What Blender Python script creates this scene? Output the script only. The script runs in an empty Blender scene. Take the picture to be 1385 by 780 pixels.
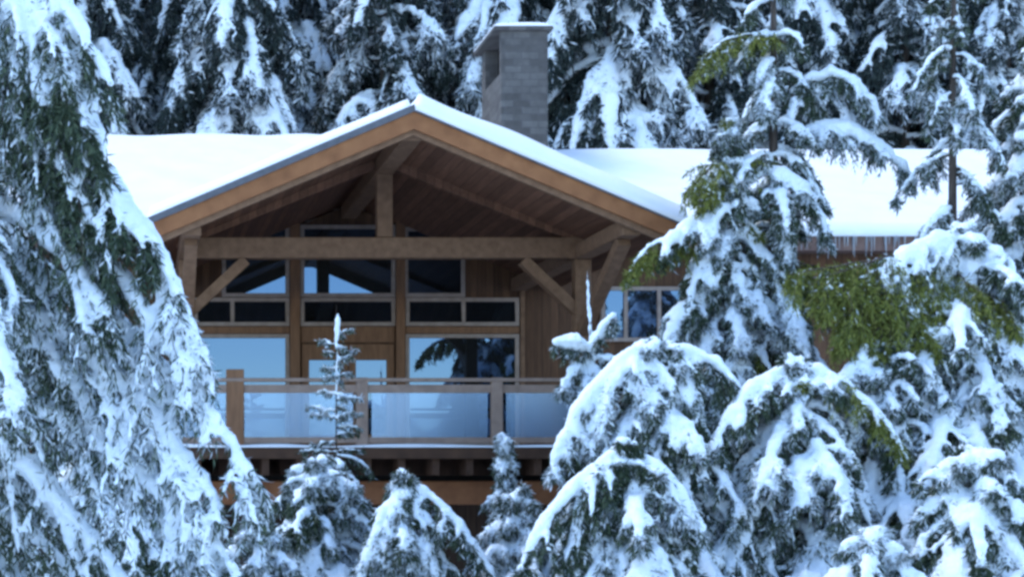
import bpy, bmesh, math, time
import numpy as np
from mathutils import Vector

T0 = time.time()
scene = bpy.context.scene
COL = scene.collection
F = 2400.0            # focal length in photo pixels (photo 1385 x 780)
VX, VY = 190.0, 645.0  # where the camera axis falls in the photo

def P(px, py, Y):
    return np.array([(px - VX) / F * Y, Y, (VY - py) / F * Y])
def PX(px, Y): return (px - VX) / F * Y
def PZ(py, Y): return (VY - py) / F * Y

# ------------------------------------------------------------------ camera, light
cam_d = bpy.data.cameras.new("camera")
cam = bpy.data.objects.new("camera", cam_d); COL.objects.link(cam)
cam.location = (0, 0, 0); cam.rotation_euler = (math.radians(90), 0, 0)
cam_d.sensor_width = 36; cam_d.lens = 36 * F / 1385
cam_d.shift_x = (692.5 - VX) / 1385; cam_d.shift_y = (VY - 390) / 1385
cam_d.clip_start = .1; cam_d.clip_end = 3000
scene.camera = cam

world = bpy.data.worlds.new("World"); scene.world = world; world.use_nodes = True
wt = world.node_tree; bg = wt.nodes['Background']
sky = wt.nodes.new('ShaderNodeTexSky'); sky.sky_type = 'NISHITA'; sky.sun_disc = False
SUN_EL, SUN_AZ = 58.0, -60.0        # sun behind the forest (azimuth from +Y towards +X)
sky.sun_elevation = math.radians(SUN_EL); sky.sun_rotation = math.radians(SUN_AZ)
sky.altitude = 900; sky.air_density = 1.0; sky.dust_density = .1; sky.ozone_density = 2.0
wt.links.new(sky.outputs[0], bg.inputs[0]); bg.inputs[1].default_value = .15
sd = bpy.data.lights.new("sun", 'SUN'); so = bpy.data.objects.new("sun", sd); COL.objects.link(so)
sd.energy = .75; sd.angle = math.radians(25); sd.color = (1, .96, .91)
az, el = math.radians(SUN_AZ), math.radians(SUN_EL)
sv = Vector((math.sin(az) * math.cos(el), math.cos(az) * math.cos(el), math.sin(el)))
so.rotation_euler = sv.to_track_quat('Z', 'Y').to_euler(); so.location = (0, 60, 80)
vs = scene.view_settings
vs.view_transform = 'Standard'; vs.look = 'None'; vs.gamma = 1; vs.exposure = 1.68; vs.use_curve_mapping = False
scene.cycles.pixel_filter_type = 'BLACKMAN_HARRIS'; scene.cycles.filter_width = 3.1
scene.cycles.max_bounces = 6; scene.cycles.diffuse_bounces = 3; scene.cycles.transparent_max_bounces = 8
scene.cycles.use_denoising = True

# ------------------------------------------------------------------ materials
def mat(name, col, rough=.7, spec=.3):
    m = bpy.data.materials.new(name); m.use_nodes = True
    b = m.node_tree.nodes['Principled BSDF']
    b.inputs['Base Color'].default_value = (*col, 1); b.inputs['Roughness'].default_value = rough
    b.inputs['Specular IOR Level'].default_value = spec
    return m, m.node_tree, b
def ramp_mat(name, stops, scale=(1, 1, 1), nscale=3, rough=.75, bump=.2, detail=5, spec=.25, coord='Object', bdist=.02):
    m, nt, b = mat(name, stops[0][1], rough, spec)
    tc = nt.nodes.new('ShaderNodeTexCoord'); mp = nt.nodes.new('ShaderNodeMapping'); mp.inputs['Scale'].default_value = scale
    n = nt.nodes.new('ShaderNodeTexNoise'); n.inputs['Scale'].default_value = nscale; n.inputs['Detail'].default_value = detail
    r = nt.nodes.new('ShaderNodeValToRGB')
    e = r.color_ramp.elements
    while len(e) < len(stops): e.new(.5)
    for k, (p, c) in enumerate(stops): e[k].position = p; e[k].color = (*c, 1)
    nt.links.new(tc.outputs[coord], mp.inputs[0]); nt.links.new(mp.outputs[0], n.inputs[0])
    nt.links.new(n.outputs[0], r.inputs[0]); nt.links.new(r.outputs[0], b.inputs['Base Color'])
    if bump:
        bp = nt.nodes.new('ShaderNodeBump'); bp.inputs['Strength'].default_value = bump; bp.inputs['Distance'].default_value = bdist
        nt.links.new(n.outputs[0], bp.inputs['Height']); nt.links.new(bp.outputs[0], b.inputs['Normal'])
    return m
def planks(m, axis, width, depth=.5):
    """darken thin joints between boards, boards repeating along one object axis"""
    nt = m.node_tree; b = nt.nodes['Principled BSDF']
    src = b.inputs['Base Color'].links[0].from_socket
    tc = nt.nodes.new('ShaderNodeTexCoord'); sx = nt.nodes.new('ShaderNodeSeparateXYZ')
    nt.links.new(tc.outputs['Object'], sx.inputs[0])
    d = nt.nodes.new('ShaderNodeMath'); d.operation = 'DIVIDE'; d.inputs[1].default_value = width
    nt.links.new(sx.outputs[axis], d.inputs[0])
    fr = nt.nodes.new('ShaderNodeMath'); fr.operation = 'FRACT'; nt.links.new(d.outputs[0], fr.inputs[0])
    lt = nt.nodes.new('ShaderNodeMath'); lt.operation = 'LESS_THAN'; lt.inputs[1].default_value = .09; nt.links.new(fr.outputs[0], lt.inputs[0])
    fl = nt.nodes.new('ShaderNodeMath'); fl.operation = 'FLOOR'; nt.links.new(d.outputs[0], fl.inputs[0])
    wn = nt.nodes.new('ShaderNodeTexWhiteNoise'); wn.noise_dimensions = '1D'; nt.links.new(fl.outputs[0], wn.inputs['W'])
    mr = nt.nodes.new('ShaderNodeMapRange'); mr.inputs[3].default_value = .72; mr.inputs[4].default_value = 1.15
    nt.links.new(wn.outputs[0], mr.inputs[0])
    hs = nt.nodes.new('ShaderNodeHueSaturation'); nt.links.new(src, hs.inputs['Color']); nt.links.new(mr.outputs[0], hs.inputs['Value'])
    mx = nt.nodes.new('ShaderNodeMixRGB'); mx.inputs[2].default_value = (.02, .012, .008, 1)
    ml = nt.nodes.new('ShaderNodeMath'); ml.operation = 'MULTIPLY'; ml.inputs[1].default_value = depth
    nt.links.new(lt.outputs[0], ml.inputs[0]); nt.links.new(ml.outputs[0], mx.inputs[0]); nt.links.new(hs.outputs[0], mx.inputs[1])
    nt.links.new(mx.outputs[0], b.inputs['Base Color'])
    return m

M = {}
M['snow'] = ramp_mat('snow', [(.3, (.74, .83, .89)), (.7, (.80, .89, .93))], nscale=22, rough=.65, bump=.45, bdist=.03, spec=.15)
M['roof_snow'] = ramp_mat('roof_snow', [(.3, (.82, .86, .89)), (.7, (.87, .89, .91))], nscale=1.6, rough=.6, bump=.3, bdist=.08, spec=.2)
M['timber'] = ramp_mat('timber', [(.25, (.15, .082, .046)), (.75, (.25, .145, .085))], scale=(1.5, 1.5, 1.5), nscale=5)
M['fascia_wood'] = ramp_mat('fascia_wood', [(.25, (.21, .085, .034)), (.75, (.32, .14, .058))], nscale=4)
M['door_wood'] = ramp_mat('door_wood', [(.25, (.16, .08, .042)), (.75, (.26, .135, .07))], scale=(6, 6, .7), nscale=3)
M['wall_wood'] = planks(ramp_mat('wall_wood', [(.25, (.09, .045, .024)), (.75, (.16, .082, .043))], scale=(6, 6, .6), nscale=3), 0, .18)
M['soffit_wood'] = planks(ramp_mat('soffit_wood', [(.25, (.14, .064, .036)), (.75, (.22, .105, .06))], scale=(6, .5, 6), nscale=3), 0, .16)
M['frame_wood'] = ramp_mat('frame_wood', [(.25, (.26, .20, .16)), (.75, (.38, .30, .25))], nscale=6, bump=.1)
M['rail_wood'] = ramp_mat('rail_wood', [(.25, (.22, .155, .12)), (.75, (.34, .245, .19))], nscale=6, bump=.1)
M['deck_wood'] = ramp_mat('deck_wood', [(.25, (.20, .078, .034)), (.75, (.32, .135, .058))], nscale=4)
M['under_shade_wood'] = ramp_mat('under_shade_wood', [(.25, (.05, .026, .016)), (.75, (.10, .052, .03))], nscale=4)  # wood tone darkened to stand in for the shade under the deck
M['under_shade_wall'] = planks(ramp_mat('under_shade_wall', [(.25, (.045, .025, .017)), (.75, (.085, .05, .033))], scale=(6, 6, .6), nscale=3), 0, .2)  # dark-stained boards, colour deepened in place of shade in the recess
M['eave_wood'] = ramp_mat('eave_wood', [(.25, (.14, .085, .07)), (.75, (.22, .14, .11))], nscale=4)
M['metal'] = ramp_mat('metal', [(.3, (.07, .075, .085)), (.7, (.11, .115, .13))], nscale=8, rough=.5, bump=0, spec=.4)
M['roofing'] = ramp_mat('roofing', [(.3, (.05, .05, .055)), (.7, (.08, .08, .09))], nscale=8)
M['bark'] = ramp_mat('bark', [(.3, (.035, .026, .02)), (.7, (.10, .08, .065))], scale=(1, 1, .25), nscale=12, bump=.5)
M['ice'] = mat('ice', (.30, .33, .37), .15, .4)[0]
M['shade_black'] = mat('shade_black', (.012, .01, .009), .9, .1)[0]  # near-black colour that stands in for deep shade

# chimney masonry: coursed grey block
m, nt, b = mat('chimney_block', (.2, .2, .2), .85, .2)
tc = nt.nodes.new('ShaderNodeTexCoord'); sx = nt.nodes.new('ShaderNodeSeparateXYZ'); cb = nt.nodes.new('ShaderNodeCombineXYZ')
ad = nt.nodes.new('ShaderNodeMath'); ad.operation = 'ADD'
nt.links.new(tc.outputs['Object'], sx.inputs[0]); nt.links.new(sx.outputs[0], ad.inputs[0]); nt.links.new(sx.outputs[1], ad.inputs[1])
nt.links.new(ad.outputs[0], cb.inputs[0]); nt.links.new(sx.outputs[2], cb.inputs[1])
br = nt.nodes.new('ShaderNodeTexBrick'); nt.links.new(cb.outputs[0], br.inputs[0])
br.inputs['Scale'].default_value = 1; br.inputs['Brick Width'].default_value = .42; br.inputs['Row Height'].default_value = .17
br.inputs['Mortar Size'].default_value = .012; br.inputs['Color1'].default_value = (.075, .07, .066, 1); br.inputs['Color2'].default_value = (.12, .114, .107, 1)
br.inputs['Mortar'].default_value = (.085, .08, .078, 1)
nn = nt.nodes.new('ShaderNodeTexNoise'); nn.inputs['Scale'].default_value = 6; nt.links.new(tc.outputs['Object'], nn.inputs[0])
mr = nt.nodes.new('ShaderNodeMapRange'); mr.inputs[3].default_value = .7; mr.inputs[4].default_value = 1.35; nt.links.new(nn.outputs[0], mr.inputs[0])
hs = nt.nodes.new('ShaderNodeHueSaturation'); nt.links.new(br.outputs[0], hs.inputs['Color']); nt.links.new(mr.outputs[0], hs.inputs['Value'])
nt.links.new(hs.outputs[0], b.inputs['Base Color'])
bp = nt.nodes.new('ShaderNodeBump'); bp.inputs['Strength'].default_value = .5; bp.inputs['Distance'].default_value = .02
nt.links.new(br.outputs[1], bp.inputs['Height']); bp.invert = True; nt.links.new(bp.outputs[0], b.inputs['Normal'])
M['stone'] = m

# coated window glass: mirrors the sky, nearly black behind
m = bpy.data.materials.new('window_glass'); m.use_nodes = True; nt = m.node_tree; b = nt.nodes['Principled BSDF']
b.inputs['Base Color'].default_value = (.006, .007, .008, 1); b.inputs['Roughness'].default_value = .3; b.inputs['Specular IOR Level'].default_value = .1
gl = nt.nodes.new('ShaderNodeBsdfGlossy'); gl.inputs['Roughness'].default_value = .01; gl.inputs['Color'].default_value = (.195, .335, .55, 1)
mx = nt.nodes.new('ShaderNodeMixShader'); mx.inputs[0].default_value = .34
nt.links.new(b.outputs[0], mx.inputs[1]); nt.links.new(gl.outputs[0], mx.inputs[2])
nt.links.new(mx.outputs[0], nt.nodes['Material Output'].inputs[0]); M['glass'] = m; GLASS_MIX = mx
m = bpy.data.materials.new('rail_glass'); m.use_nodes = True; nt = m.node_tree
nt.nodes.remove(nt.nodes['Principled BSDF'])
gl = nt.nodes.new('ShaderNodeBsdfGlossy'); gl.inputs['Roughness'].default_value = .32; gl.inputs['Color'].default_value = (.38, .55, .78, 1)
tr = nt.nodes.new('ShaderNodeBsdfTransparent'); tr.inputs[0].default_value = (.86, .90, .92, 1)
mx = nt.nodes.new('ShaderNodeMixShader'); mx.inputs[0].default_value = .30
nt.links.new(tr.outputs[0], mx.inputs[1]); nt.links.new(gl.outputs[0], mx.inputs[2])
nt.links.new(mx.outputs[0], nt.nodes['Material Output'].inputs[0]); M['rail_glass'] = m

def needle_mat(name, c1, c2):
    m, nt, b = mat(name, c1, .6, .2)
    g = nt.nodes.new('ShaderNodeNewGeometry'); r = nt.nodes.new('ShaderNodeValToRGB')
    r.color_ramp.elements[0].color = (*c1, 1); r.color_ramp.elements[1].color = (*c2, 1)
    nt.links.new(g.outputs['Random Per Island'], r.inputs[0]); nt.links.new(r.outputs[0], b.inputs['Base Color'])
    return m
M['needles'] = needle_mat('needles', (.020, .036, .022), (.085, .115, .066))
M['olive_needles'] = needle_mat('olive_needles', (.07, .092, .02), (.22, .235, .05))
M['frosted_needles'] = needle_mat('frosted_needles', (.32, .38, .41), (.72, .79, .85))
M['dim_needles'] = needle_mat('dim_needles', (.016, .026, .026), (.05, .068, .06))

# ------------------------------------------------------------------ object helpers
def link(o, parent=None):
    COL.objects.link(o)
    if parent is not None: o.parent = parent
    return o
def empty(name, loc, label=None, cat=None, group=None):
    o = bpy.data.objects.new(name, None); link(o); o.location = tuple(loc); o.empty_display_size = .3
    if label: o['label'] = label
    if cat: o['category'] = cat
    if group: o['group'] = group
    return o
def np_mesh(name, verts, quads, mats, midx=None, smooth=False):
    me = bpy.data.meshes.new(name)
    verts = np.ascontiguousarray(verts, dtype=np.float32); quads = np.ascontiguousarray(quads, dtype=np.int32)
    me.vertices.add(len(verts)); me.vertices.foreach_set('co', verts.ravel())
    me.loops.add(quads.size); me.loops.foreach_set('vertex_index', quads.ravel())
    me.polygons.add(len(quads)); me.polygons.foreach_set('loop_start', np.arange(0, quads.size, 4, dtype=np.int32))
    for mm in mats: me.materials.append(mm)
    if midx is not None: me.polygons.foreach_set('material_index', np.ascontiguousarray(midx, dtype=np.int32))
    if smooth: me.polygons.foreach_set('use_smooth', np.ones(len(quads), dtype=bool))
    me.update(calc_edges=True)
    return me

class MB:
    """collects boxes and prisms into one mesh; world coordinates, re-based on build"""
    def __init__(s): s.bm = bmesh.new()
    def box(s, x0, x1, y0, y1, z0, z1):
        v = [s.bm.verts.new(c) for c in ((x0,y0,z0),(x1,y0,z0),(x1,y1,z0),(x0,y1,z0),(x0,y0,z1),(x1,y0,z1),(x1,y1,z1),(x0,y1,z1))]
        for f in ((0,3,2,1),(4,5,6,7),(0,1,5,4),(1,2,6,5),(2,3,7,6),(3,0,4,7)): s.bm.faces.new([v[i] for i in f])
        return s
    def bar(s, a, b, w, h, up=(0, 0, 1)):
        a, b = Vector(a), Vector(b); d = (b - a).normalized(); up = Vector(up)
        sd_ = d.cross(up)
        if sd_.length < 1e-4: sd_ = d.cross(Vector((0, 1, 0)))
        sd_.normalize(); u = sd_.cross(d).normalized()
        v = []
        for p in (a, b):
            for sx_, sz in ((-1,-1),(1,-1),(1,1),(-1,1)): v.append(s.bm.verts.new(p + sd_ * (w/2*sx_) + u * (h/2*sz)))
        for f in ((3,2,1,0),(4,5,6,7),(0,1,5,4),(1,2,6,5),(2,3,7,6),(3,0,4,7)): s.bm.faces.new([v[i] for i in f])
        return s
    def prism(s, poly, y0, y1):
        """polygon of (x, z) extruded along Y"""
        a = [s.bm.verts.new((x, y0, z)) for x, z in poly]; b = [s.bm.verts.new((x, y1, z)) for x, z in poly]
        n = len(poly); s.bm.faces.new(a); s.bm.faces.new(b[::-1])
        for i in range(n): s.bm.faces.new((a[i], b[i], b[(i+1) % n], a[(i+1) % n]))
        return s
    def prism_x(s, poly, x0, x1):
        a = [s.bm.verts.new((x0, y, z)) for y, z in poly]; b = [s.bm.verts.new((x1, y, z)) for y, z in poly]
        n = len(poly); s.bm.faces.new(a); s.bm.faces.new(b[::-1])
        for i in range(n): s.bm.faces.new((a[i], b[i], b[(i+1) % n], a[(i+1) % n]))
        return s
    def build(s, name, material, parent=None, bevel=0, seg=1, smooth=False):
        bmesh.ops.recalc_face_normals(s.bm, faces=s.bm.faces[:])
        if bevel: bmesh.ops.bevel(s.bm, geom=s.bm.edges[:], offset=bevel, segments=seg, affect='EDGES', profile=.5)
        me = bpy.data.meshes.new(name); s.bm.to_mesh(me); s.bm.free(); me.materials.append(material)
        if smooth: me.polygons.foreach_set('use_smooth', np.ones(len(me.polygons), dtype=bool))
        o = bpy.data.objects.new(name, me); link(o, parent)
        if parent is not None:
            q = parent; off = Vector((0, 0, 0))
            while q is not None: off += q.location; q = q.parent
            me.transform(__import__('mathutils').Matrix.Translation(-off))
        return o

# ------------------------------------------------------------------ terrain
TY = [-900, -60, 0, 20, 26, 34, 50, 58, 66, 140, 400]
TZ = [-2.2, -2.0, -1.8, -4.6, -4.9, -4.6, -1.5, 2.0, 6.0, 56, 70]
def ground_z(x, y):
    return float(np.interp(y, TY, TZ) + .25 * math.sin(x * .31 + y * .17) + .2 * math.sin(x * .11 - y * .23))
def sheet(name, ys, xs, material, thick=0):
    V = [(x, y, ground_z(x, y)) for y in ys for x in xs]
    n = len(xs); Q = [(j*n+i, j*n+i+1, (j+1)*n+i+1, (j+1)*n+i) for j in range(len(ys)-1) for i in range(n-1)]
    o = bpy.data.objects.new(name, np_mesh(name, V, Q, [material], smooth=True)); link(o); o['kind'] = 'structure'
    return o
xs = list(np.concatenate([np.linspace(-900, -40, 12), np.linspace(-36, 60, 49), np.linspace(70, 900, 12)]))
sheet('ground', list(np.concatenate([[-900, -500, -250, -120, -60, -30], np.linspace(-20, 52, 37)])), xs, M['snow'])
M['forest_floor'] = ramp_mat('forest_floor', [(.4, (.03, .025, .02)), (.6, (.06, .05, .045)), (.72, (.5, .52, .55))], nscale=.8)
sheet('hillside', list(np.concatenate([np.linspace(52, 140, 40), [180, 260, 400]])), xs, M['forest_floor'])

# ------------------------------------------------------------------ conifers
def nrm(a): return a / np.maximum(np.linalg.norm(a, axis=-1, keepdims=True), 1e-9)
UP = np.array([0, 0, 1.0])

class Tree:
    def __init__(s, seed, base, spray=(.11, .0085), scale=1.0, frost=.30, cover=.0, snow_r=1.0, m=7, drape=1.0, align=.7, tw=1.0, subcov=-.3, sp=.10):
        s.subcov = subcov; s.sp = sp;
        s.align = align; s.twl = tw; s.m = m; s.drape = drape
        s.rng = np.random.default_rng(seed); s.base = np.array(base, float)
        s.tubes = []; s.wood = []; s.sprays = []; s.smi = []
        s.spray = spray; s.k = scale; s.frost = frost; s.snow_r = snow_r; s.cover = cover
        s.ph = s.rng.uniform(0, 6.28, (6,)); s.fr = s.rng.normal(0, 1, (6, 3)) * 3.2 / scale
    def noise(s, p):
        return np.sin(p @ s.fr.T + s.ph).sum(-1) / 3.4
    # swept tubes ---------------------------------------------------
    @staticmethod
    def tube(pts, rad, K, wx=1., wz=1., lift=0.):
        t = nrm(np.gradient(pts, axis=1))
        sd_ = np.cross(t, UP); bad = np.linalg.norm(sd_, axis=-1) < .15
        sd_[bad] = np.cross(t[bad], np.array([.3, 1, 0])); sd_ = nrm(sd_); u = np.cross(sd_, t)
        a = np.arange(K) / K * 2 * math.pi
        c, sn = np.cos(a) * wx, np.sin(a) * wz
        V = pts[:, :, None] + rad[:, :, None, None] * (sd_[:, :, None] * c[:, None] + u[:, :, None] * sn[:, None])
        V[..., 2] += (rad * lift)[:, :, None]
        Mn, N = pts.shape[:2]
        idx = np.arange(Mn * N * K).reshape(Mn, N, K)
        Q = np.stack([idx[:, :-1], np.roll(idx[:, :-1], -1, 2), np.roll(idx[:, 1:], -1, 2), idx[:, 1:]], -1).reshape(-1, 4)
        caps = np.concatenate([idx[:, 0, [0, 3, 2, 1]], idx[:, -1, [0, 1, 2, 3]]]) if K == 4 else np.concatenate(
            [idx[:, 0][:, [3, 2, 1, 0]], idx[:, 0][:, [0, 5, 4, 3]], idx[:, -1][:, [0, 1, 2, 3]], idx[:, -1][:, [3, 4, 5, 0]]])
        return V.reshape(-1, 3), np.concatenate([Q, caps])
    def add_snow(s, pts, r, thick=1.0, lift=.55):
        """one lumpy snow pad along each curve; thinner where the curve is steep"""
        Mn, N = pts.shape[:2]
        if Mn == 0: return
        t = nrm(np.gradient(pts, axis=1)); flat = np.sqrt(np.clip(1 - t[..., 2]**2, 0, 1))
        prof = np.sin(np.linspace(.12, .94, N) * math.pi) ** .5
        rad = r[:, None] * prof * (.45 + .6 * flat) * s.rng.uniform(.7, 1.25, (Mn, N)) * thick
        s.tubes.append(s.tube(pts, rad, 6, 1.25, .85, lift))
    def add_sprays(s, pts, n, green=0, ln=1.0):
        """n needle sprays on each curve"""
        Mn, N = pts.shape[:2]
        if Mn == 0 or n == 0: return
        f = s.rng.uniform(0, N - 1.001, (Mn, n)); i = f.astype(int); w = (f - i)[..., None]
        ar = np.arange(Mn)[:, None]
        p = pts[ar, i] * (1 - w) + pts[ar, i + 1] * w
        t = nrm(pts[ar, i + 1] - pts[ar, i])
        d = nrm(t * .8 + s.rng.normal(0, .5, p.shape) + np.array([0, 0, -.35]))
        L = s.spray[0] * ln * s.rng.uniform(.6, 1.3, (Mn, n, 1)); W = s.spray[1] * s.rng.uniform(.7, 1.3, (Mn, n, 1))
        wv = nrm(np.cross(d, s.rng.normal(0, 1, p.shape))) * W
        q = np.stack([p, p + d * L * .45 + wv, p + d * L, p + d * L * .45 - wv], 2).reshape(-1, 4, 3)
        s.sprays.append(q)
        mi = np.full(len(q), green); fz = s.rng.uniform(0, 1, len(q))
        low = .15 if green else 1.0
        pf = np.clip(s.frost + .28 * s.noise(p).reshape(-1), .05, .8)
        fr_ = fz < pf * low; mi[fr_] = 2
        q[fr_, :, 2] += s.rng.uniform(.0, .028, (fr_.sum(), 1)) * min(2, s.k)
        s.smi.append(mi)
    # a whole bough ---------------------------------------------------
    def bough(s, cp, W, snow=1.0, green=0, hang=.5, dens=1.0, fill=1.0, sub=True):
        k = s.k; rng = s.rng
        cp = np.asarray(cp, float); seg = np.linalg.norm(np.diff(cp, axis=0), axis=1); cum = np.r_[0, np.cumsum(seg)]; L = cum[-1]
        N = 14; u = np.linspace(0, L, N)
        c = np.stack([np.interp(u, cum, cp[:, j]) for j in range(3)], 1)
        c[1:-1] += rng.normal(0, .012 * k, (N - 2, 3))
        s.wood.append(s.tube(c[None], np.linspace(.012 * L + .012, .006, N)[None], 4))
        tg = nrm(np.gradient(c, axis=0))
        h = cp[-1] - cp[0]; h[2] = 0
        if np.linalg.norm(h) < .05: h = np.array([.3, 1, 0.])
        side = nrm(np.cross(nrm(h), UP))
        if snow > 0: s.add_snow(c[None], np.array([.085 * k * s.snow_r * min(1.25, .55 + L / (4*k))]), snow)
        s.add_sprays(c[None, 3:], int(110 * dens * L / k), green)
        n = max(6, int(L / (s.sp * k) * dens)); t = np.sort(rng.uniform(.10, .99, n)); sg = np.where(np.arange(n) % 2, 1., -1.)
        fi = t * (N - 1); i0 = np.minimum(fi.astype(int), N - 2); w = (fi - i0)[:, None]
        p0 = c[i0] * (1 - w) + c[i0 + 1] * w; tt = nrm(tg[i0] * (1 - w) + tg[i0 + 1] * w)
        Lt = W * (np.minimum(1, t / .25 + .25)) * ((1 - t) ** .75 * .85 + .18) * rng.uniform(.55, 1.2, n) * s.twl
        d = nrm(tt * s.align + side * (sg * (1.5 - s.align))[:, None] + rng.normal(0, .18, (n, 3)))
        ss = np.linspace(0, 1, 7)
        tw = p0[:, None] + d[:, None] * (Lt[:, None] * ss)[..., None]
        tw[..., 2] -= (hang * rng.uniform(.6, 1.4, n) * Lt)[:, None] * ss ** 1.8
        s.wood.append(s.tube(tw[:, ::2], np.linspace(.007, .003, 4)[None].repeat(n, 0) * k, 4))
        s.add_sprays(tw, int(46 * dens * fill), green)
        if snow > 0:
            keep = .6 * s.noise(tw[:, 3]) + rng.normal(0, .4, n) + s.cover > -.25
            s.add_snow(tw[keep], np.clip(.042 * k * s.snow_r * rng.uniform(.6, 1.3, keep.sum()), 0, .3 * Lt[keep]), snow)
        if sub:
            m = s.m; fj = rng.uniform(1.2, 5.9, (n, m)); j0 = np.minimum(fj.astype(int), 5); wj = (fj - j0)[..., None]
            ar = np.arange(n)[:, None]
            q0 = (tw[ar, j0] * (1 - wj) + tw[ar, j0 + 1] * wj).reshape(-1, 3); qt = nrm(tw[ar, j0 + 1] - tw[ar, j0]).reshape(-1, 3)
            qs = nrm(np.cross(qt, UP)) * np.where(rng.uniform(0, 1, len(qt)) > .5, 1, -1)[:, None]
            Ls = (.34 * Lt[:, None] * rng.uniform(.5, 1.2, (n, m))).reshape(-1) + .05 * k
            dd = nrm(qt * .6 + qs * .75 + rng.normal(0, .2, qt.shape)); s5 = np.linspace(0, 1, 5)
            st = q0[:, None] + dd[:, None] * (Ls[:, None] * s5)[..., None]
            st[..., 2] -= (Ls * rng.uniform(.6, 1.9, len(Ls)) * s.drape)[:, None] * s5 ** 1.5
            s.add_sprays(st, int(20 * dens * fill), green)
            if snow > 0:
                kp = s.noise(st[:, 2]) + rng.normal(0, .45, len(st)) + s.cover + s.subcov > 0
                s.add_snow(st[kp], .024 * k * s.snow_r * rng.uniform(.6, 1.3, kp.sum()), snow)
    def arc(s, a, b, c, n=12):
        u = np.linspace(0, 1, n)[:, None]; a, b, c = map(np.asarray, (a, b, c))
        return a * (1-u)**2 + b * 2*u*(1-u) + c * u*u
    def grow(s, z0, z1, ztop, R, step, per=4, lift=.25, droop=.75, power=.8, zR=None, snow=1.0, hang=.5, dens=1.0, Wk=.38, green_p=0., sub=True, view=True, fill=1.0, el_top=.5):
        """whorls from z0 to z1 (world heights); R = radius at height zR"""
        x, y = s.base[:2]; z = z1; a = s.rng.uniform(0, 6.28)
        zR = z0 if zR is None else zR
        while z > z0:
            f = max(.02, (ztop - z) / (ztop - zR)); rr = R * min(f, 1.6) ** power
            for q in range(per):
                a += 2.39996 + s.rng.normal(0, .25)
                L = max(.12 * s.k, rr * s.rng.uniform(.7, 1.12)); dz = s.rng.uniform(-.5, .5) * step
                e = lift * s.rng.uniform(.5, 1.4) + el_top * max(0, 1 - f * 3); D = droop * s.rng.uniform(.75, 1.25) * min(1, .35 + f)
                u = np.linspace(0, 1, 12)
                zc = z + dz + L * (e * u - D * u ** 2)
                cp = np.stack([x + math.cos(a) * L * u, y + math.sin(a) * L * u, zc], 1)
                if view:
                    mid = cp[8]; px = VX + mid[0] / mid[1] * F; py = VY - mid[2] / mid[1] * F
                    if not (-260 < px < 1650 and -230 < py < 1010): continue
                s.bough(cp, max(.14 * s.k, L * Wk), snow * s.rng.uniform(.8, 1.2), 1 if s.rng.uniform() < green_p else 0, hang, dens, fill, sub)
            z -= 1.15 * step * (.55 + .45 * min(1, f * 2)) * s.rng.uniform(.8, 1.2)
    def trunk(s, ztop, r):
        n = 14; b = s.base.copy(); zz = np.linspace(b[2] - .3, ztop, n)
        p = np.stack([np.full(n, b[0]), np.full(n, b[1]), zz], 1)
        p[1:, :2] += np.cumsum(s.rng.normal(0, .01, (n-1, 2)), 0) * s.k; p[-1, :2] = b[:2]
        s.tr = s.tube(p[None], (r * np.linspace(1, .03, n) ** .9)[None], 6)
        s.tr_pts = p
    def meshes(s, voxel, needles, tag=''):
        def cat(L):
            off = 0; V = []; Q = []
            for v, q in L: V.append(v); Q.append(q + off); off += len(v)
            return np.concatenate(V) - s.base, np.concatenate(Q)
        out = {}
        v1, q1 = s.tr; out['trunk'] = np_mesh('trunk', v1 - s.base, q1, [M['bark']], smooth=True)
        sp = np.concatenate(s.sprays) - s.base; mi = np.concatenate(s.smi)
        wv, wq = cat(s.wood)
        V = np.concatenate([sp.reshape(-1, 3), wv]); Q = np.concatenate([np.arange(len(sp) * 4).reshape(-1, 4), wq + len(sp) * 4])
        out['crown'] = np_mesh('crown', V, Q, [needles, M['olive_needles'], M['frosted_needles'], M['bark']], np.concatenate([mi, np.full(len(wq), 3)]))
        if s.tubes:
            v, q = cat(s.tubes); me = np_mesh('snow', v, q, [M['snow']], smooth=True)
            if voxel:
                o = bpy.data.objects.new('tmp', me); COL.objects.link(o)
                md = o.modifiers.new('r', 'REMESH'); md.mode = 'VOXEL'; md.voxel_size = voxel; md.use_smooth_shade = True
                sm = o.modifiers.new('s', 'SMOOTH'); sm.factor = .5; sm.iterations = 1
                tx = bpy.data.textures.get('crumble') or bpy.data.textures.new('crumble', 'CLOUDS'); tx.noise_scale = .09; tx.noise_depth = 3
                dp = o.modifiers.new('d', 'DISPLACE'); dp.texture = tx; dp.strength = .055 * min(2, s.k); dp.mid_level = .55; dp.texture_coords = 'LOCAL'
                dg = bpy.context.evaluated_depsgraph_get()
                me2 = bpy.data.meshes.new_from_object(o.evaluated_get(dg)); bpy.data.objects.remove(o); bpy.data.meshes.remove(me); me = me2
                me.materials.clear(); me.materials.append(M['snow'])
                me.polygons.foreach_set('use_smooth', np.ones(len(me.polygons), dtype=bool))
            out['snow'] = me
        return out
    def place(s, name, label, group=None, voxel=.035, needles=None, cat='tree'):
        ms = s.meshes(voxel, needles or M['needles'])
        root = empty(name, s.base, label, cat, group)
        for k in ('trunk', 'crown', 'snow'):
            if k in ms: link(bpy.data.objects.new(k, ms[k]), root)
        print(name, label[:30], {k: len(v.polygons) for k, v in ms.items()}, round(time.time() - T0, 1))
        return root

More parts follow.
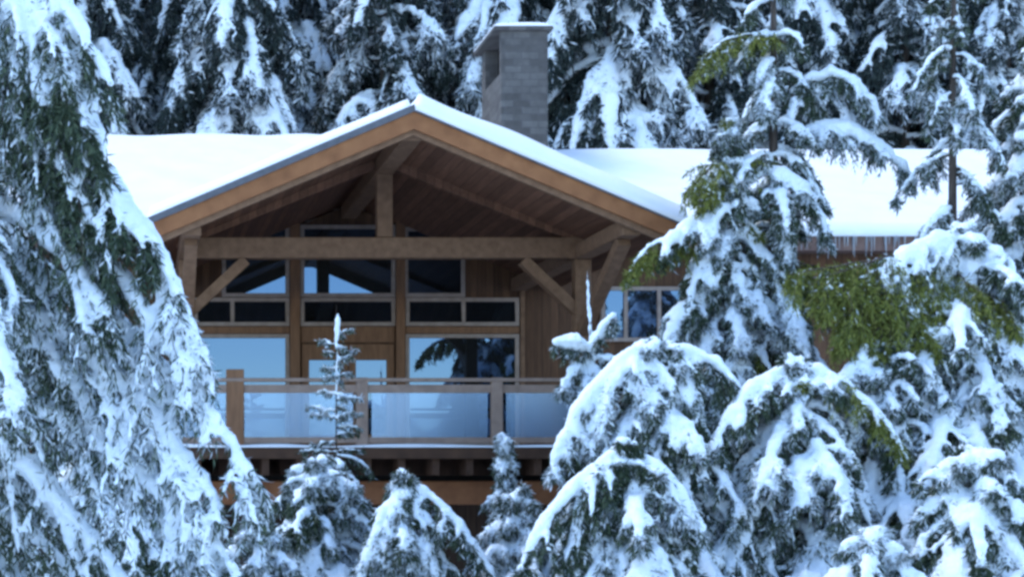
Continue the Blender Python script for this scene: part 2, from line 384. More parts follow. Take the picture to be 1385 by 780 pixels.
def basep(px, Y):
    x = PX(px, Y); return (x, Y, ground_z(x, Y))
def conifer(seed, px, Y, top_py, R_px, R_py, label, name='fir_tree', group=None, r_tr=.12, voxel=.035, z1_py=None, low_py=960, place=True, cat='tree', ty=None, **kw):
    tkw = {k: kw.pop(k) for k in ('spray', 'scale', 'frost', 'cover', 'snow_r', 'm', 'drape', 'align', 'tw', 'subcov', 'sp') if k in kw}
    t = Tree(seed, basep(px, Y), **tkw)
    zt_ = PZ(top_py, Y); t.trunk(zt_, r_tr)
    z0 = max(PZ(low_py, Y), t.base[2] + .3)
    kw.setdefault('step', .3)
    t.grow(z0, PZ(z1_py if z1_py is not None else top_py, Y) - .05, zt_, R_px / F * Y, zR=PZ(R_py, Y), **kw)
    t.Y = Y
    if place: t.place(name, label, group, voxel, cat=cat)
    return t
def hero(t, a, b, c, W, dy=(0, -.2, -.5), **kw):
    Y = t.Y; t.bough(t.arc(P(*a, Y + dy[0]), P(*b, Y + dy[1]), P(*c, Y + dy[2])), W, **kw)

# A: the big tree leaning in from the left edge
A = conifer(1, -150, 14, -900, 440, 560, '', r_tr=.28, step=.34, per=4, lift=.15, droop=.8, power=.9, Wk=.30, low_py=1000, snow_r=.85, cover=.7, place=False, spray=(.085, .0065), frost=.27, sp=.15, subcov=-.85, z1_py=-160, m=8, drape=1.3, align=1.1, tw=1.3)
for a, b, c, W in (((-60, -60), (90, -30), (143, 225), .55), ((-90, -70), (30, -70), (90, 100), .6), ((-40, 50), (90, 110), (165, 300), .55), ((-90, -120), (60, -90), (118, 70), .6), ((-60, 0), (50, 0), (105, 150), .55), ((-80, 40), (30, 20), (70, 150), .55), ((-60, 200), (100, 190), (210, 330), .5), ((-60, 130), (60, 130), (140, 330), .6), ((-60, 280), (50, 270), (150, 430), .6), ((-60, 90), (70, 70), (120, 230), .5), ((-90, -20), (20, -40), (60, 130), .6), ((-90, 30), (60, 0), (125, 190), .5), ((-80, -90), (60, -60), (150, 120), .6), ((-60, 150), (140, 150), (272, 470), .75), ((-60, 110), (120, 160), (240, 400), .6),
                   ((-70, 330), (160, 380), (338, 640), .8), ((-60, 420), (110, 400), (300, 690), .7), ((-70, 230), (90, 220), (255, 520), .6), ((-60, 520), (130, 560), (320, 770), .7)):
    hero(A, a, b, c, W, dy=(0, -.9, -1.3), snow=1.15, hang=.6)
A.place('fir_tree', 'huge snow laden fir filling the left side in front of the chalet', voxel=.028)

conifer(20, 130, 22.5, 400, 150, 680, 'snowy fir half hidden behind the drooping boughs of the huge left fir', r_tr=.14, step=.24, per=5, lift=.2, droop=.9, power=.7, Wk=.42, cover=.3)
# saplings before the balcony
B = conifer(2, 455, 28.5, 412, 54, 660, '', place=False, r_tr=.04, step=.2, per=4, lift=.15, droop=.45, power=1.0, Wk=.36, z1_py=618, dens=.5, fill=.5, snow_r=.8, scale=.8, spray=(.08, .007), frost=.4, hang=.3, cover=.6)
B.add_snow(np.linspace(P(455, 470, 28.4), P(457, 424, 28.4), 7)[None], np.array([.085]))
B.add_snow(np.linspace(P(455, 530, 28.4), P(456, 470, 28.4), 7)[None], np.array([.055]))
for k, (dy, L) in enumerate(((462, .28), (478, .36), (497, .36), (515, .42), (536, .4), (556, .46), (572, .5), (590, .55), (606, .6))):
    for sgn in (-1, 1, .3):
        a_ = P(455, dy + B.rng.uniform(-9, 9), 28.5); h_ = np.array([sgn * L * B.rng.uniform(.45, 1.15), B.rng.uniform(-.3, .3), B.rng.uniform(-.06, .12)])
        B.bough(B.arc(a_, a_ + h_ * .6 + np.array([0, 0, .05]), a_ + h_), .10, snow=B.rng.uniform(.6, 1.0), sub=False, hang=.6, dens=.9)
B.place('fir_sapling', 'slender sapling with a thin frosted tip in front of the balcony doors', voxel=.025)
conifer(3, 682, 28.5, 572, 38, 690, 'small thin sapling below the balcony between two bigger snowy trees', 'fir_sapling', r_tr=.05, step=.2, per=4, lift=.1, droop=.9, power=1.1, z1_py=590, dens=.5, fill=.45, snow_r=1.0, scale=.8, voxel=.025, frost=.45, cover=.9, subcov=.0)
conifer(4, 430, 27, 628, 125, 740, 'broad low fir with feathery snow under the slender sapling', r_tr=.1, step=.2, per=5, lift=.2, droop=.7, power=.6, Wk=.42, cover=.55, frost=.35)
C5 = conifer(5, 548, 25.5, 645, 110, 790, '', place=False, r_tr=.1, step=.2, per=5, lift=.1, droop=1.0, power=.75, Wk=.42, snow_r=1.1, cover=.2)

for a, b, c, W in (((548, 650), (598, 672), (672, 785), .4), ((546, 650), (512, 690), (482, 800), .35), ((548, 652), (560, 660), (590, 790), .35), ((548, 652), (530, 660), (520, 770), .35)):
    hero(C5, a, b, c, W, snow=1.05, hang=.6)
C5.place('fir_tree', 'domed young fir with smooth rounded snow top at the bottom centre')

conifer(18, 700, 26.3, 668, 85, 770, 'low snow covered fir at the bottom between the domed young fir and the shoulders', r_tr=.09, step=.2, per=5, lift=.25, droop=.8, power=.65, Wk=.42, cover=.4)
conifer(19, 350, 25.5, 712, 120, 800, 'low frosted fir peeking up beside the huge left fir at the bottom', r_tr=.09, step=.2, per=5, lift=.25, droop=.8, power=.65, Wk=.42, cover=.3)
# the crowd of trees on the right
D = conifer(6, 797, 27.5, 363, 60, 640, '', place=False, r_tr=.06, step=.25, per=4, lift=.15, droop=.6, power=1.0, z1_py=500, snow_r=1.1)
D.add_snow(np.linspace(P(800, 480, 27.5), P(794, 366, 27.5), 7)[None], np.array([.07]))
D.add_snow(np.array([np.linspace(P(800, 478, 27.5), P(748, 464, 27.3), 7), np.linspace(P(800, 478, 27.5), P(832, 424, 27.3), 7)]), np.array([.15, .13]))
for a, b, c, W, sn in (((800, 478), (775, 466), (750, 468), .16, .6), ((800, 478), (820, 450), (834, 428), .14, .6), ((799, 488), (775, 495), (757, 530), .22, 1.1), ((800, 488), (825, 480), (848, 500), .24, 1.1), ((800, 500), (790, 505), (785, 545), .2, 1.0), ((800, 494), (812, 500), (820, 530), .2, 1.0)):
    hero(D, a, b, c, W, dy=(0, -.1, -.25), snow=sn, hang=.6)
D.add_snow(np.linspace(P(801, 540, 27.45), P(800, 476, 27.45), 7)[None], np.array([.10]))
D.place('fir_tree', 'fir with a bare white leader and two snowy arms like a cross at its tip', voxel=.03)
C7 = conifer(7, 890, 25.5, 462, 150, 640, '', place=False, r_tr=.14, step=.24, per=5, lift=.3, droop=1.15, power=.6, Wk=.42, snow_r=1.2, cover=.15)
C8 = conifer(8, 850, 23.5, 606, 150, 770, '', place=False, r_tr=.12, step=.22, per=5, lift=.25, droop=1.1, power=.6, Wk=.42, snow_r=1.15, cover=.15)
for a, b, c, W in (((895, 474), (790, 490), (742, 655), .5), ((893, 474), (840, 465), (790, 610), .5), ((890, 474), (880, 480), (870, 590), .45), ((890, 476), (990, 470), (1015, 570), .5), ((890, 480), (940, 480), (955, 600), .45)):
    hero(C7, a, b, c, W, snow=1.1, hang=.7)
C7.place('fir_tree', 'rounded fir with a broad domed snow cap right of the white cross tip')
for a, b, c, W in (((855, 608), (765, 640), (700, 775), .5), ((852, 614), (790, 630), (765, 770), .45), ((850, 612), (915, 635), (960, 740), .45), ((850, 616), (860, 640), (850, 760), .4)):
    hero(C8, a, b, c, W, snow=1.1, hang=.7)
C8.place('fir_tree', 'low fir with drooping snowy shoulders at the bottom right of centre')
E = conifer(9, 985, 29.0, 170, 100, 480, '', place=False, r_tr=.16, step=.26, per=4, lift=.25, droop=1.1, power=.75, Wk=.42, snow_r=1.3, cover=.3, green_p=.12)
for a, b, c, W, kw in (((985, 240), (955, 190), (945, 280), .5, dict(snow=.3, green=1)), ((1020, 238), (1095, 225), (1120, 330), .5, dict(snow=1.2)), ((1030, 238), (985, 250), (950, 330), .45, dict(snow=1.2)), ((985, 300), (920, 285), (893, 355), .4, dict(snow=1.2)), ((985, 318), (950, 312), (930, 430), .45, dict(snow=1.1)), ((988, 318), (1050, 325), (1066, 440), .5, dict(snow=1.2)), ((985, 390), (920, 400), (897, 475), .45, dict(snow=1.2)), ((990, 395), (1060, 405), (1088, 490), .5, dict(snow=1.1)), ((990, 440), (1080, 430), (1130, 520), .5, dict(snow=1.0)),
                   ((1000, 330), (1100, 350), (1170, 460), .6, dict(snow=0, green=1, hang=1.0)), ((1000, 350), (1150, 350), (1240, 440), .6, dict(snow=0, green=1, hang=1.0)),
                   ((980, 330), (880, 300), (850, 370), .4, dict(snow=.4, green=1, hang=.9))):
    hero(E, a, b, c, W, **kw)
E.place('fir_tree', 'tall narrow fir with drooping tiers standing against the right roof wing')
H = conifer(10, 1045, 29.2, -260, 98, 420, '', place=False, r_tr=.17, step=.52, per=3, lift=.3, droop=1.15, power=.6, Wk=.36, snow_r=1.2, cover=.1, low_py=430, green_p=.1, z1_py=-120)
for a, b, c, W, kw in (((1070, 190), (1160, 150), (1240, 250), .5, dict(snow=1.3)), ((1070, 130), (1140, 70), (1190, 160), .5, dict(snow=1.3)), ((1065, 60), (980, 20), (940, 100), .5, dict(snow=.3, green=1)),
                       ((1065, 230), (1000, 180), (955, 270), .45, dict(snow=.4, green=1))):
    hero(H, a, b, c, W, **kw)
H.place('fir_tree', 'tall half bare fir with green patches rising past the right roof wing')
G = conifer(11, 1290, 28.0, -300, 72, 330, '', place=False, r_tr=.13, step=.5, per=3, lift=.1, droop=1.1, power=.5, Wk=.3, low_py=290, z1_py=-150, snow_r=.9, dens=.8)
G.place('fir_tree', 'thin dark trunked fir with hanging snowy twigs before the white roof')
K = conifer(12, 1300, 26.5, 318, 150, 450, '', place=False, r_tr=.14, step=.26, per=5, lift=.2, droop=.8, power=.6, Wk=.42, snow_r=1.35, cover=.35, low_py=800)
for a, b, c, W, kw in (((1300, 370), (1220, 350), (1130, 460), .6, dict(snow=.1, green=1, hang=1.1)), ((1300, 385), (1230, 370), (1170, 470), .6, dict(snow=.1, green=1, hang=1.1)), ((1300, 380), (1260, 380), (1250, 460), .6, dict(snow=.15, green=1, hang=1.1)), ((1300, 340), (1200, 335), (1095, 385), .75, dict(snow=.1, green=1, hang=1.7)), ((1300, 352), (1200, 350), (1120, 395), .8, dict(snow=.25, green=1, hang=1.8)), ((1300, 365), (1280, 360), (1330, 400), .7, dict(snow=.2, green=1, hang=1.6)), ((1295, 350), (1180, 348), (1065, 372), .7, dict(snow=.1, green=1, hang=1.7)), ((1290, 390), (1340, 380), (1375, 440), .6, dict(snow=.2, green=1, hang=1.5))):
    hero(K, a, b, c, W, dy=(0, -.3, -.9), **kw)
for a, b, c, W in (((1300, 330), (1370, 325), (1388, 440), .45), ((1300, 330), (1230, 325), (1195, 385), .45), ((1300, 330), (1310, 330), (1320, 420), .4)):
    hero(K, a, b, c, W, snow=1.3, hang=.5)
K.place('fir_tree', 'wide fir with white domed shoulders over an olive green skirt under the right eave')
conifer(13, 1400, 28.6, 60, 130, 420, 'snowy fir cut off by the right edge beside the thin trunked fir', r_tr=.16, step=.3, per=4, lift=.2, droop=.9, power=.6, Wk=.4, snow_r=1.25, cover=.2)
C14 = conifer(14, 1075, 25.2, 490, 190, 700, '', place=False, r_tr=.14, step=.25, per=5, lift=.25, droop=1.1, power=.65, Wk=.42, snow_r=1.2, cover=.15, green_p=.12)
for a, b, c, W, kw in (((1075, 500), (1150, 500), (1218, 605), .5, dict(snow=1.0, green=1)), ((1075, 500), (1000, 510), (960, 620), .5, dict(snow=1.1)), ((1075, 560), (1150, 580), (1180, 700), .5, dict(snow=1.1)), ((1075, 560), (1020, 580), (1000, 720), .5, dict(snow=1.1))):
    hero(C14, a, b, c, W, **kw)
C14.place('fir_tree', 'tangled fir with steep snowy fingers in the lower right thicket')
C15 = conifer(15, 1195, 25.8, 470, 165, 620, '', place=False, r_tr=.13, step=.25, per=5, lift=.3, droop=1.0, power=.65, Wk=.42, snow_r=1.15, cover=.1, green_p=.1)
for a, b, c, W, kw in (((1195, 480), (1150, 470), (1120, 560), .45, dict(snow=1.1)), ((1195, 480), (1260, 480), (1300, 580), .5, dict(snow=1.0)), ((1195, 540), (1290, 540), (1340, 640), .5, dict(snow=1.0))):
    hero(C15, a, b, c, W, **kw)
C15.place('fir_tree', 'fir with a bright bent snow bough above the lower right corner trees')
conifer(16, 1315, 23.5, 612, 150, 770, 'peaked young fir with heavy white shoulders in the lower right corner', r_tr=.12, step=.22, per=5, lift=.2, droop=1.1, power=.65, Wk=.42, snow_r=1.4, cover=.4)
conifer(17, 1180, 22.5, 715, 150, 830, 'snow buried fir top poking in at the bottom edge on the right', r_tr=.12, step=.22, per=5, lift=.2, droop=1.1, power=.65, Wk=.42, snow_r=1.4, cover=.4)

# forest behind the roof
variants = []
for sd_, dr, sr, cov in ((21, 1.3, 1.3, .25), (22, 1.0, 1.0, -.05), (23, 1.5, 1.2, .1)):
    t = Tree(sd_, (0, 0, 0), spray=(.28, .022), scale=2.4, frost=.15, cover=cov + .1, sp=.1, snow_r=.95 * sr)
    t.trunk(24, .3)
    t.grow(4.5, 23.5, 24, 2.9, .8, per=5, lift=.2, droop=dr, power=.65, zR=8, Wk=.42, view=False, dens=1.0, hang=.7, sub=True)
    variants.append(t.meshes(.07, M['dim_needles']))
    print('variant', {k: len(v.polygons) for k, v in variants[-1].items()}, round(time.time() - T0, 1))
rng = np.random.default_rng(77)
where = ['forest fir directly above the left end of the snowy roof', 'forest fir left of the gable peak behind the roof', 'forest fir just above the gable peak left of the chimney',
         'bright snow streaked forest fir directly behind the chimney', 'brightest forest fir just right of the chimney', 'forest fir behind the right roof wing beside the green patched fir',
         'forest fir behind the half bare tall fir', 'forest fir behind the thin dark trunked fir', 'forest fir at the top right corner']
spots = [(110, 0), (320, 2), (520, 1), (690, 0), (830, 2), (960, 1), (1090, 0), (1225, 1), (1360, 2)]
for k, (px, v) in enumerate(spots):
    Y = 55 + rng.uniform(-1.5, 1.5); b_ = basep(px, Y)
    root = empty('forest_fir', b_, 'snow hung ' + where[k] if not where[k].startswith('b') else where[k], 'tree', 'forest firs in the row behind the roof')
    root.rotation_euler.z = rng.uniform(0, 6.28); sc = rng.uniform(.92, 1.1); root.scale = (sc, sc, sc)
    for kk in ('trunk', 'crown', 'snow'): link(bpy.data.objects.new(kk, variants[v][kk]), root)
for row in range(4):
    for k in range(10):
        Y = 60.5 + row * 5 + rng.uniform(-1.5, 1.5); px = -60 + (k + .5 * (row % 2) + rng.uniform(-.25, .25)) * 165
        root = empty('forest_fir', basep(px, Y), 'dim snowy fir deep in the dark forest behind the front row', 'tree', 'dim firs deeper in the forest')
        root.rotation_euler.z = rng.uniform(0, 6.28); sc = rng.uniform(.9, 1.15); root.scale = (sc, sc, sc)
        v = int(rng.integers(0, 3))
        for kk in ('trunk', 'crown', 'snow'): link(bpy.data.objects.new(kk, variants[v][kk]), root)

# ------------------------------------------------------------------ the chalet
YF, YT, YR, YW = 30.0, 33.7, 32.3, 39.4      # gable front, truss, railing, glazed wall
house = empty('chalet', (4.6, YW, -4.6), 'brown timber chalet with glazed gable porch, glass railed balcony and thick snow on its roof', 'house')
XR = PX(560, YF); HW = 4.56; TAN = .4245
ZT = PZ(150, YF)                              # roof deck top at the gable ridge
def zt(x): return ZT - abs(x - XR) * TAN
YB = 46.0
# gable roof
rb = MB()
th = .10
for sgn in (-1, 1):
    xe = XR + sgn * HW
    rb.prism([(XR, ZT), (xe, zt(xe)), (xe, zt(xe) - th), (XR, ZT - th)], YF + .05, YB)
groof = rb.build('roof', M['soffit_wood'], house)
for sgn in (-1, 1):                           # barge boards on the gable front
    xe = XR + sgn * (HW + .02)
    MB().prism([(XR, ZT + .02), (xe, zt(xe) + .02), (xe, zt(xe) - .29), (XR, ZT - .31)], YF - .03, YF + .05).build('barge_board', M['fascia_wood'], groof)
    MB().prism([(XR, ZT - .125), (xe - sgn*.1, zt(xe - sgn*.1) - .125), (xe - sgn*.1, zt(xe) - .36), (XR, ZT - .40)], YF + .06, YF + .16).build('verge_rafter', M['timber'], groof)
    xf = XR + sgn * (HW + .06)
    MB().prism([(XR, ZT + (.10 if sgn < 0 else .06)), (xf, zt(xf) + (.10 if sgn < 0 else .06)), (xf, zt(xf) - .02), (XR, ZT - .02)], YF - .07, YF - .033).build('drip_edge', M['metal'], groof)
# snow on the gable roof: lumpy slab per slope
def snow_slab(name, corner, du, dv, nu, nv, thick, parent, seed, edge=.12, wob=.05, mask=None, material='roof_snow'):
    """rounded blanket over a parallelogram: corner + u*du + v*dv, thickness straight up"""
    rng = np.random.default_rng(seed); corner, du, dv = map(lambda q: np.array(q, float), (corner, du, dv))
    lu, lv = np.linalg.norm(du), np.linalg.norm(dv)
    us = np.linspace(0, 1, nu); vs_ = np.linspace(0, 1, nv)
    U, Vv = np.meshgrid(us, vs_, indexing='ij')
    e = np.minimum(np.minimum(U, 1 - U) * lu, np.minimum(Vv, 1 - Vv) * lv)
    prof = np.sqrt(np.clip(1 - (1 - np.clip(e / edge, 0, 1)) ** 2, 0, 1))
    ph = rng.uniform(0, 6.28, 8); fu = rng.uniform(.6, 4, 8); fv = rng.uniform(.6, 4, 8)
    nz = sum(np.sin(U * lu * fu[i] + Vv * lv * fv[i] + ph[i]) for i in range(8)) / 4
    pu = U + 0; 
    base = corner + U[..., None] * du + Vv[..., None] * dv
    jit = rng.normal(0, 1, (nu, nv)); 
    top = base.copy(); top[..., 2] += .004 + thick * (.25 + .75 * prof) + nz * wob * prof
    bot = base.copy(); bot[..., 2] += .004
    n = nu * nv; idx = np.arange(n).reshape(nu, nv)
    Q = [np.stack([idx[:-1, :-1], idx[1:, :-1], idx[1:, 1:], idx[:-1, 1:]], -1).reshape(-1, 4)]
    if mask is not None:
        inside = mask(base.reshape(-1, 3)); Q[0] = Q[0][~inside[Q[0]].all(1)]
    Q.append(Q[0][:, ::-1] + n)
    per = np.concatenate([idx[:, 0], idx[-1, 1:], idx[-2::-1, -1], idx[0, -2:0:-1]])
    nx = np.roll(per, -1); sq = np.stack([per, per + n, nx + n, nx], -1)
    if mask is not None: sq = sq[~(inside[per] & inside[nx])]
    Q.append(sq)
    V = np.concatenate([top.reshape(-1, 3), bot.reshape(-1, 3)])
    q = parent; off = np.zeros(3)
    while q is not None: off += np.array(q.location); q = q.parent
    return link(bpy.data.objects.new(name, np_mesh(name, V - off, np.concatenate(Q), [M[material]], smooth=True)), parent)
def sides(a, b): return a
snow_slab('snow', (XR + .01, YF - .12, ZT), (HW + .1, 0, -(HW + .1) * TAN), (0, YB - YF, 0), 60, 120, .33, groof, 1)
snow_slab('snow', (XR - HW + .02, YF - .02, zt(XR - HW) ), (HW - .03, 0, (HW - .03) * TAN), (0, YB - YF, 0), 60, 120, .28, groof, 2)

# structural timber of the porch
tr = MB()
truss = MB().box(XR - 3.75, XR + 3.75, YT - .15, YT + .15, PZ(350, YT), PZ(322, YT)).build('truss_beam', M['timber'], house, bevel=.015)
zb0, zb1 = PZ(350, YT), PZ(322, YT)
MB().box(XR - .15, XR + .15, YT - .13, YT + .13, zb1 + .002, ZT - .46).build('king_post', M['timber'], house, bevel=.015)
MB().box(XR - .17, XR + .17, YF + .2, YW - .02, ZT - .46, ZT - .13).build('ridge_beam', M['timber'], house, bevel=.015)
for sgn in (-1, 1):
    xp = XR + sgn * 3.75
    MB().bar((XR + sgn * .18, YT, ZT - .27), (xp + sgn * .2, YT, zt(xp) - .20), .22, .16).build('rafter', M['soffit_wood'], house)
    MB().box(xp - .16, xp + .16, YF + .25, YW - .02, zt(xp) - .47, zt(xp) - .19).build('purlin', M['timber'], house, bevel=.015)
    MB().box(xp - .15, xp + .15, YT - .16, YT + .16, .545, zb0 - .002 if False else zt(xp) - .475).build('post', M['timber'], house, bevel=.015)
    MB().bar((xp - sgn * 1.12, YT, zb0 - .03), (xp - sgn * .1, YT, zb0 - .98), .2, .24, (0, 1, 0)).build('knee_brace', M['timber'], house)
    MB().bar((xp, YF + .75, zt(xp) - .5), (xp, YT - .1, 2.75), .2, .22, (1, 0, 0)).build('knee_brace', M['timber'], house)
    for f in ():                        # intermediate purlins under the soffit
        xq = XR + sgn * 3.75 * f
        MB().box(xq - .09, xq + .09, YT + .16, YW - .02, zt(xq) - .36, zt(xq) - .13).build('purlin', M['timber'], house)

# main body
ZE = PZ(318, 38.6)            # eave height of the long roof
EY, RY = 38.6, 45.5
XL0, XL1, XM, XR1 = -10.0, 0, 9.9, 31.0
ZRL, ZRR = PZ(184, RY) - .18, PZ(204, RY) - .18
ZTOPW = 5.3
body = MB()
body.box(XL0 + .6, XR1 - .6, YW + .002, 51.6, -5.2, 5.0)
body.build('wall', M['wall_wood'], house)
gw = MB(); gw.prism([(XR - 4.1, 4.98), (XR + 4.1, 4.98), (XR + 2.6, zt(XR + 2.6) - .14), (XR, ZT - .14), (XR - 2.6, zt(XR - 2.6) - .14)], YW + .003, YW + .2)
gw.build('gable_wall', M['wall_wood'], house)
# the long roof: two wings, separate ridge heights; cut away inside the open porch
def in_porch(p): return (np.abs(p[:, 0] - XR) < HW - .05) & (p[:, 1] < YW + .1) & (p[:, 2] < ZT - np.abs(p[:, 0] - XR) * TAN + .02)
for (x0, x1, zr, sd_) in ((XL0, XM, ZRL, 11), (XM, XR1, ZRR, 12)):
    ze = ZE
    mb = MB().prism_x([(YW + .15, ze + (zr-ze)*(YW+.15-EY)/(RY-EY)), (RY, zr), (2*RY - EY, ze), (2*RY - EY, ze - .2), (RY, zr - .2), (YW + .15, ze - .2 + (zr-ze)*(YW+.15-EY)/(RY-EY))], x0, x1)
    mr_ = mb.build('roof', M['roofing'], house)
    eave = MB()
    for a, c_ in ((x0 + .03, XR - HW + .08), (XR + HW - .08, x1 - .03)):
        a = max(a, x0 + .03)
        if c_ - a < .5: continue
        eave.prism_x([(EY, ze), (YW + .147, ze + (zr-ze)*(YW+.147-EY)/(RY-EY)), (YW + .147, ze - .2 + (zr-ze)*(YW+.147-EY)/(RY-EY)), (EY, ze - .2)], a, min(c_, x1 - .03))
        MB().box(a, min(c_, x1 - .03), EY - .035, EY - .003, ze - .34, ze - .02).build('fascia', M['eave_wood'], mr_)
        MB().box(a, min(c_, x1 - .03), EY - .002, YW, ze - .30, ze - .24).build('soffit', M['eave_wood'], mr_)
    eave.build('eave', M['roofing'], mr_)
    snow_slab('snow', (x0 + .02, EY - .1, ze - .1*(zr-ze)/(RY-EY)), (x1 - x0 - .04, 0, 0), (0, RY - EY + .1, (zr - ze) * (1 + .1/(RY-EY))), int((x1-x0)*8), 60, .26, mr_, sd_, edge=.2, wob=.03, mask=in_porch)
    snow_slab('snow', (x0 + .02, RY, zr), (x1 - x0 - .04, 0, 0), (0, RY - EY, ze - zr), int((x1-x0)*2), 20, .26, mr_, sd_ + 5, edge=.2, wob=.03)
# icicles on the right-hand eave
rng = np.random.default_rng(5)
for k in range(46):
    x = PX(rng.uniform(1030, 1240), 38.5); L = rng.uniform(.12, .5); r = rng.uniform(.010, .022)
    bm = bmesh.new(); bmesh.ops.create_cone(bm, segments=6, radius1=.004, radius2=r, depth=L, cap_ends=True)
    bmesh.ops.translate(bm, verts=bm.verts, vec=(x - house.location.x, EY - .07 - house.location.y + rng.uniform(-.03, .03), ZE - .03 - L/2 - house.location.z))
    me = bpy.data.meshes.new('icicle'); bm.to_mesh(me); bm.free(); me.materials.append(M['ice'])
    link(bpy.data.objects.new('icicle', me), house)

# windows
def window(px0, px1, py0, py1, splits=(), tilt=0, fw=.085, name='window', pane_name='pane', fm='frame_wood', rails=()):
    x0, x1, z0, z1 = PX(px0, YW), PX(px1, YW), PZ(py1, YW), PZ(py0, YW)
    w = MB(); y0, y1 = YW - .10, YW - .002
    w.box(x0, x0 + fw, y0, y1, z0, z1); w.box(x1 - fw, x1, y0, y1, z0, z1)
    w.box(x0 + fw, x1 - fw, y0, y1, z1 - fw, z1); w.box(x0 + fw, x1 - fw, y0, y1, z0, z0 + fw)
    xs_ = [x0 + fw]
    for sp in splits:
        xm = PX(sp, YW); w.box(xm - fw/2, xm + fw/2, y0, y1, z0 + fw, z1 - fw); xs_ += [xm - fw/2, xm + fw/2]
    xs_.append(x1 - fw)
    o = w.build(name, M[fm], house)
    for i in range(0, len(xs_), 2):
        pb = MB(); ya = YW - .05; za, zb = z0 + fw + .002, z1 - fw - .002; dt = tilt * (zb - za)
        pb.prism_x([(ya - dt, za), (ya + .02 - dt, za), (ya + .02, zb), (ya, zb)], xs_[i] + .002, xs_[i+1] - .002)
        pb.build(pane_name, M['glass'], o)
    return o
window(300, 391, 305, 402)
window(406, 534, 305, 402)
window(546, 628, 308, 402)
window(262, 391, 403, 441, (314,), .16)
window(406, 534, 403, 441, (), .16)
window(548, 701, 403, 441, (626,), .16)
window(232, 391, 452, 604)
window(548, 701, 452, 604)
for a, b in ((408, 470), (471, 532)):          # double doors
    x0, x1 = PX(a, YW), PX(b, YW); z0, z1 = .56, PZ(466, YW); zp0, zp1 = .95, PZ(487, YW); s_ = .16
    d = MB(); y0, y1 = YW - .09, YW - .003
    d.box(x0, x0 + s_, y0, y1, z0, z1); d.box(x1 - s_, x1, y0, y1, z0, z1); d.box(x0 + s_, x1 - s_, y0, y1, z0, zp0); d.box(x0 + s_, x1 - s_, y0, y1, zp1, z1)
    do = d.build('door', M['door_wood'], house)
    MB().box(x0 + s_ + .002, x1 - s_ - .002, YW - .05, YW - .03, zp0 + .002, zp1 - .002).build('pane', M['glass'], do)
    hx = x1 - .07 if a == 408 else x0 + .07
    MB().box(hx - .015, hx + .015, y0 - .06, y0 - .003, 1.5, 1.66).build('handle', M['metal'], do)
MB().box(PX(407, YW), PX(533, YW), YW - .075, YW - .003, PZ(463, YW), PZ(442, YW)).build('door_header', M['door_wood'], house)
for px0, px1 in ((392, 405), (535, 547)):
    MB().box(PX(px0, YW), PX(px1, YW), YW - .14, YW - .003, .56, PZ(300, YW)).build('mullion_post', M['door_wood'], house)
for px0, px1 in ((232, 391), (548, 701)):
    MB().box(PX(px0, YW), PX(px1, YW), YW - .09, YW - .003, PZ(451, YW), PZ(442, YW)).build('window_header', M['door_wood'], house)
MB().box(PX(703, YW), PX(709, YW), YW - .08, YW - .003, .56, PZ(330, YW)).build('corner_board', M['timber'], house)
window(812, 925, 388, 462, (845, 890))
window(1048, 1086, 392, 478)
window(1235, 1330, 392, 478, (1282,))

# chimney
CY = 44.0; cx0, cx1 = PX(678, CY), PX(741, CY); cz1 = PZ(42, CY); cd = 2.5; t_ = .22
c = MB()
c.box(cx0, cx1, CY, CY + t_, 5.5, cz1)
c.box(cx1 - t_, cx1, CY + t_, CY + cd - t_, 5.5, cz1)
c.box(cx0, cx1, CY + cd - t_ * 2, CY + cd, 5.5, cz1)
c.box(cx0, cx0 + t_, CY + t_, CY + cd - 2*t_, 5.5, PZ(104, CY + .5))
ch = c.build('chimney', M['stone'], house)
MB().box(cx0 + t_ + .12, cx1 - t_ - .002, CY + t_ + .002, CY + cd - 2*t_ - .002, 9, cz1 - .05).build('flue_shade_fill', M['shade_black'], ch)  # solid near-black block, paints the shade inside the chimney opening
MB().box(cx0 - .2, cx1 + .12, CY - .1, CY + cd + .2, cz1 + .002, cz1 + .10).build('chimney_cap', M['stone'], ch, bevel=.02)
snow_slab('snow', (cx0 - .2, CY - .08, cz1 + .10), (cx1 - cx0 + .3, 0, 0), (0, cd + .2, 0), 16, 24, .08, ch, 31, edge=.12, wob=.03)

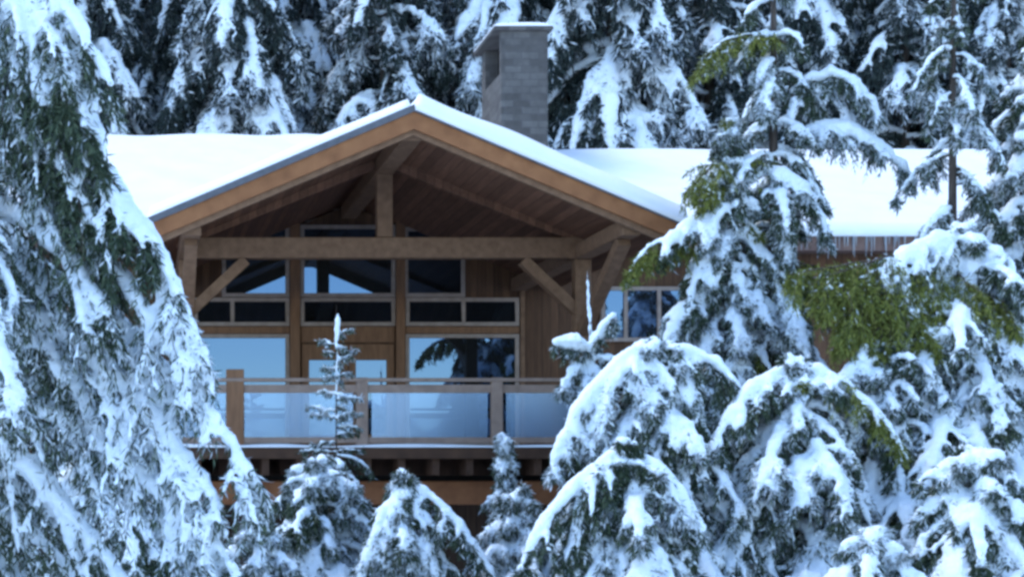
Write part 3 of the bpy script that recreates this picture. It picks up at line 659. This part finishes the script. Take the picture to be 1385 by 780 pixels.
# balcony
DZ = PZ(605, YR); DX0, DX1 = -3.5, 9.6
deck = MB().box(DX0, DX1, YR - .05, YW - .01, DZ - .12, DZ).build('deck', M['under_shade_wood'], house)
MB().box(DX0, DX1, YR - .09, YR - .053, DZ - .20, DZ - .02).build('deck_fascia', M['under_shade_wood'], deck)
snow_slab('snow', (DX0 + .02, YR - .11, DZ), (DX1 - DX0 - .04, 0, 0), (0, .26, 0), 160, 6, .05, deck, 41, edge=.06, wob=.02)
for k, x in enumerate(np.arange(DX0 + .2, DX1, .62)):
    MB().box(x - .06, x + .06, YR + .0, YW - .02, DZ - .50, DZ - .122).build('joist', M['under_shade_wood'], deck)
zg = PZ(650, 33.2)
MB().box(DX0, DX1, 33.0, 33.4, PZ(682, 33.0), zg).build('girder', M['deck_wood'], deck, bevel=.02)
MB().box(DX0, DX1, 33.1, 33.28, zg + .002, DZ - .502).build('packing_beam', M['shade_black'], deck)  # coloured near-black to imitate the shaded gap over the girder
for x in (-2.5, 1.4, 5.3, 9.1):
    MB().box(x - .17, x + .17, 33.02, 33.36, -5.2, PZ(682, 33.0) - .002).build('deck_post', M['under_shade_wood'], deck)
MB().box(DX0 + .3, DX1 - .1, 36.0, 36.2, -5.2, DZ - .502).build('basement_wall', M['under_shade_wall'], house)
zc1, zc0, zm1, zm0, zg0 = PZ(511, YR), PZ(516, YR), PZ(520, YR), PZ(531, YR), PZ(591, YR)
rail = MB().box(DX0, DX1 - .3, YR - .07, YR + .07, zc0, zc1).build('railing', M['rail_wood'], house, bevel=.01)
MB().box(DX0, DX1 - .3, YR - .02, YR + .025, zm0, zm1).build('middle_rail', M['rail_wood'], rail)
MB().box(DX0, DX1 - .3, YR - .02, YR + .025, zg0 - .10, zg0).build('bottom_rail', M['rail_wood'], rail)
pxs = [PX(q, YR) for q in (-20, 140, 318, 490, 672, 840)]
for k, x in enumerate(pxs):
    w = .16 if k == 2 else .10
    MB().box(x - w, x + w, YR - .055, YR + .12, DZ + .006, zc1 + (.16 if k == 2 else .01)).build('railing_post', M['door_wood' if k == 2 else 'rail_wood'], rail, bevel=.01)
    if k: MB().box(pxs[k-1] + .17, x - .17, YR - .006, YR + .006, zg0 + .002, zm0 - .002).build('glass_panel', M['rail_glass'], rail)
0 and snow_slab('snow', (PX(520, YR), YR - .06, zc1), (1.0, 0, 0), (0, .12, 0), 24, 5, .06, rail, 51, edge=.06, wob=.015)

print('script', round(time.time() - T0, 1))
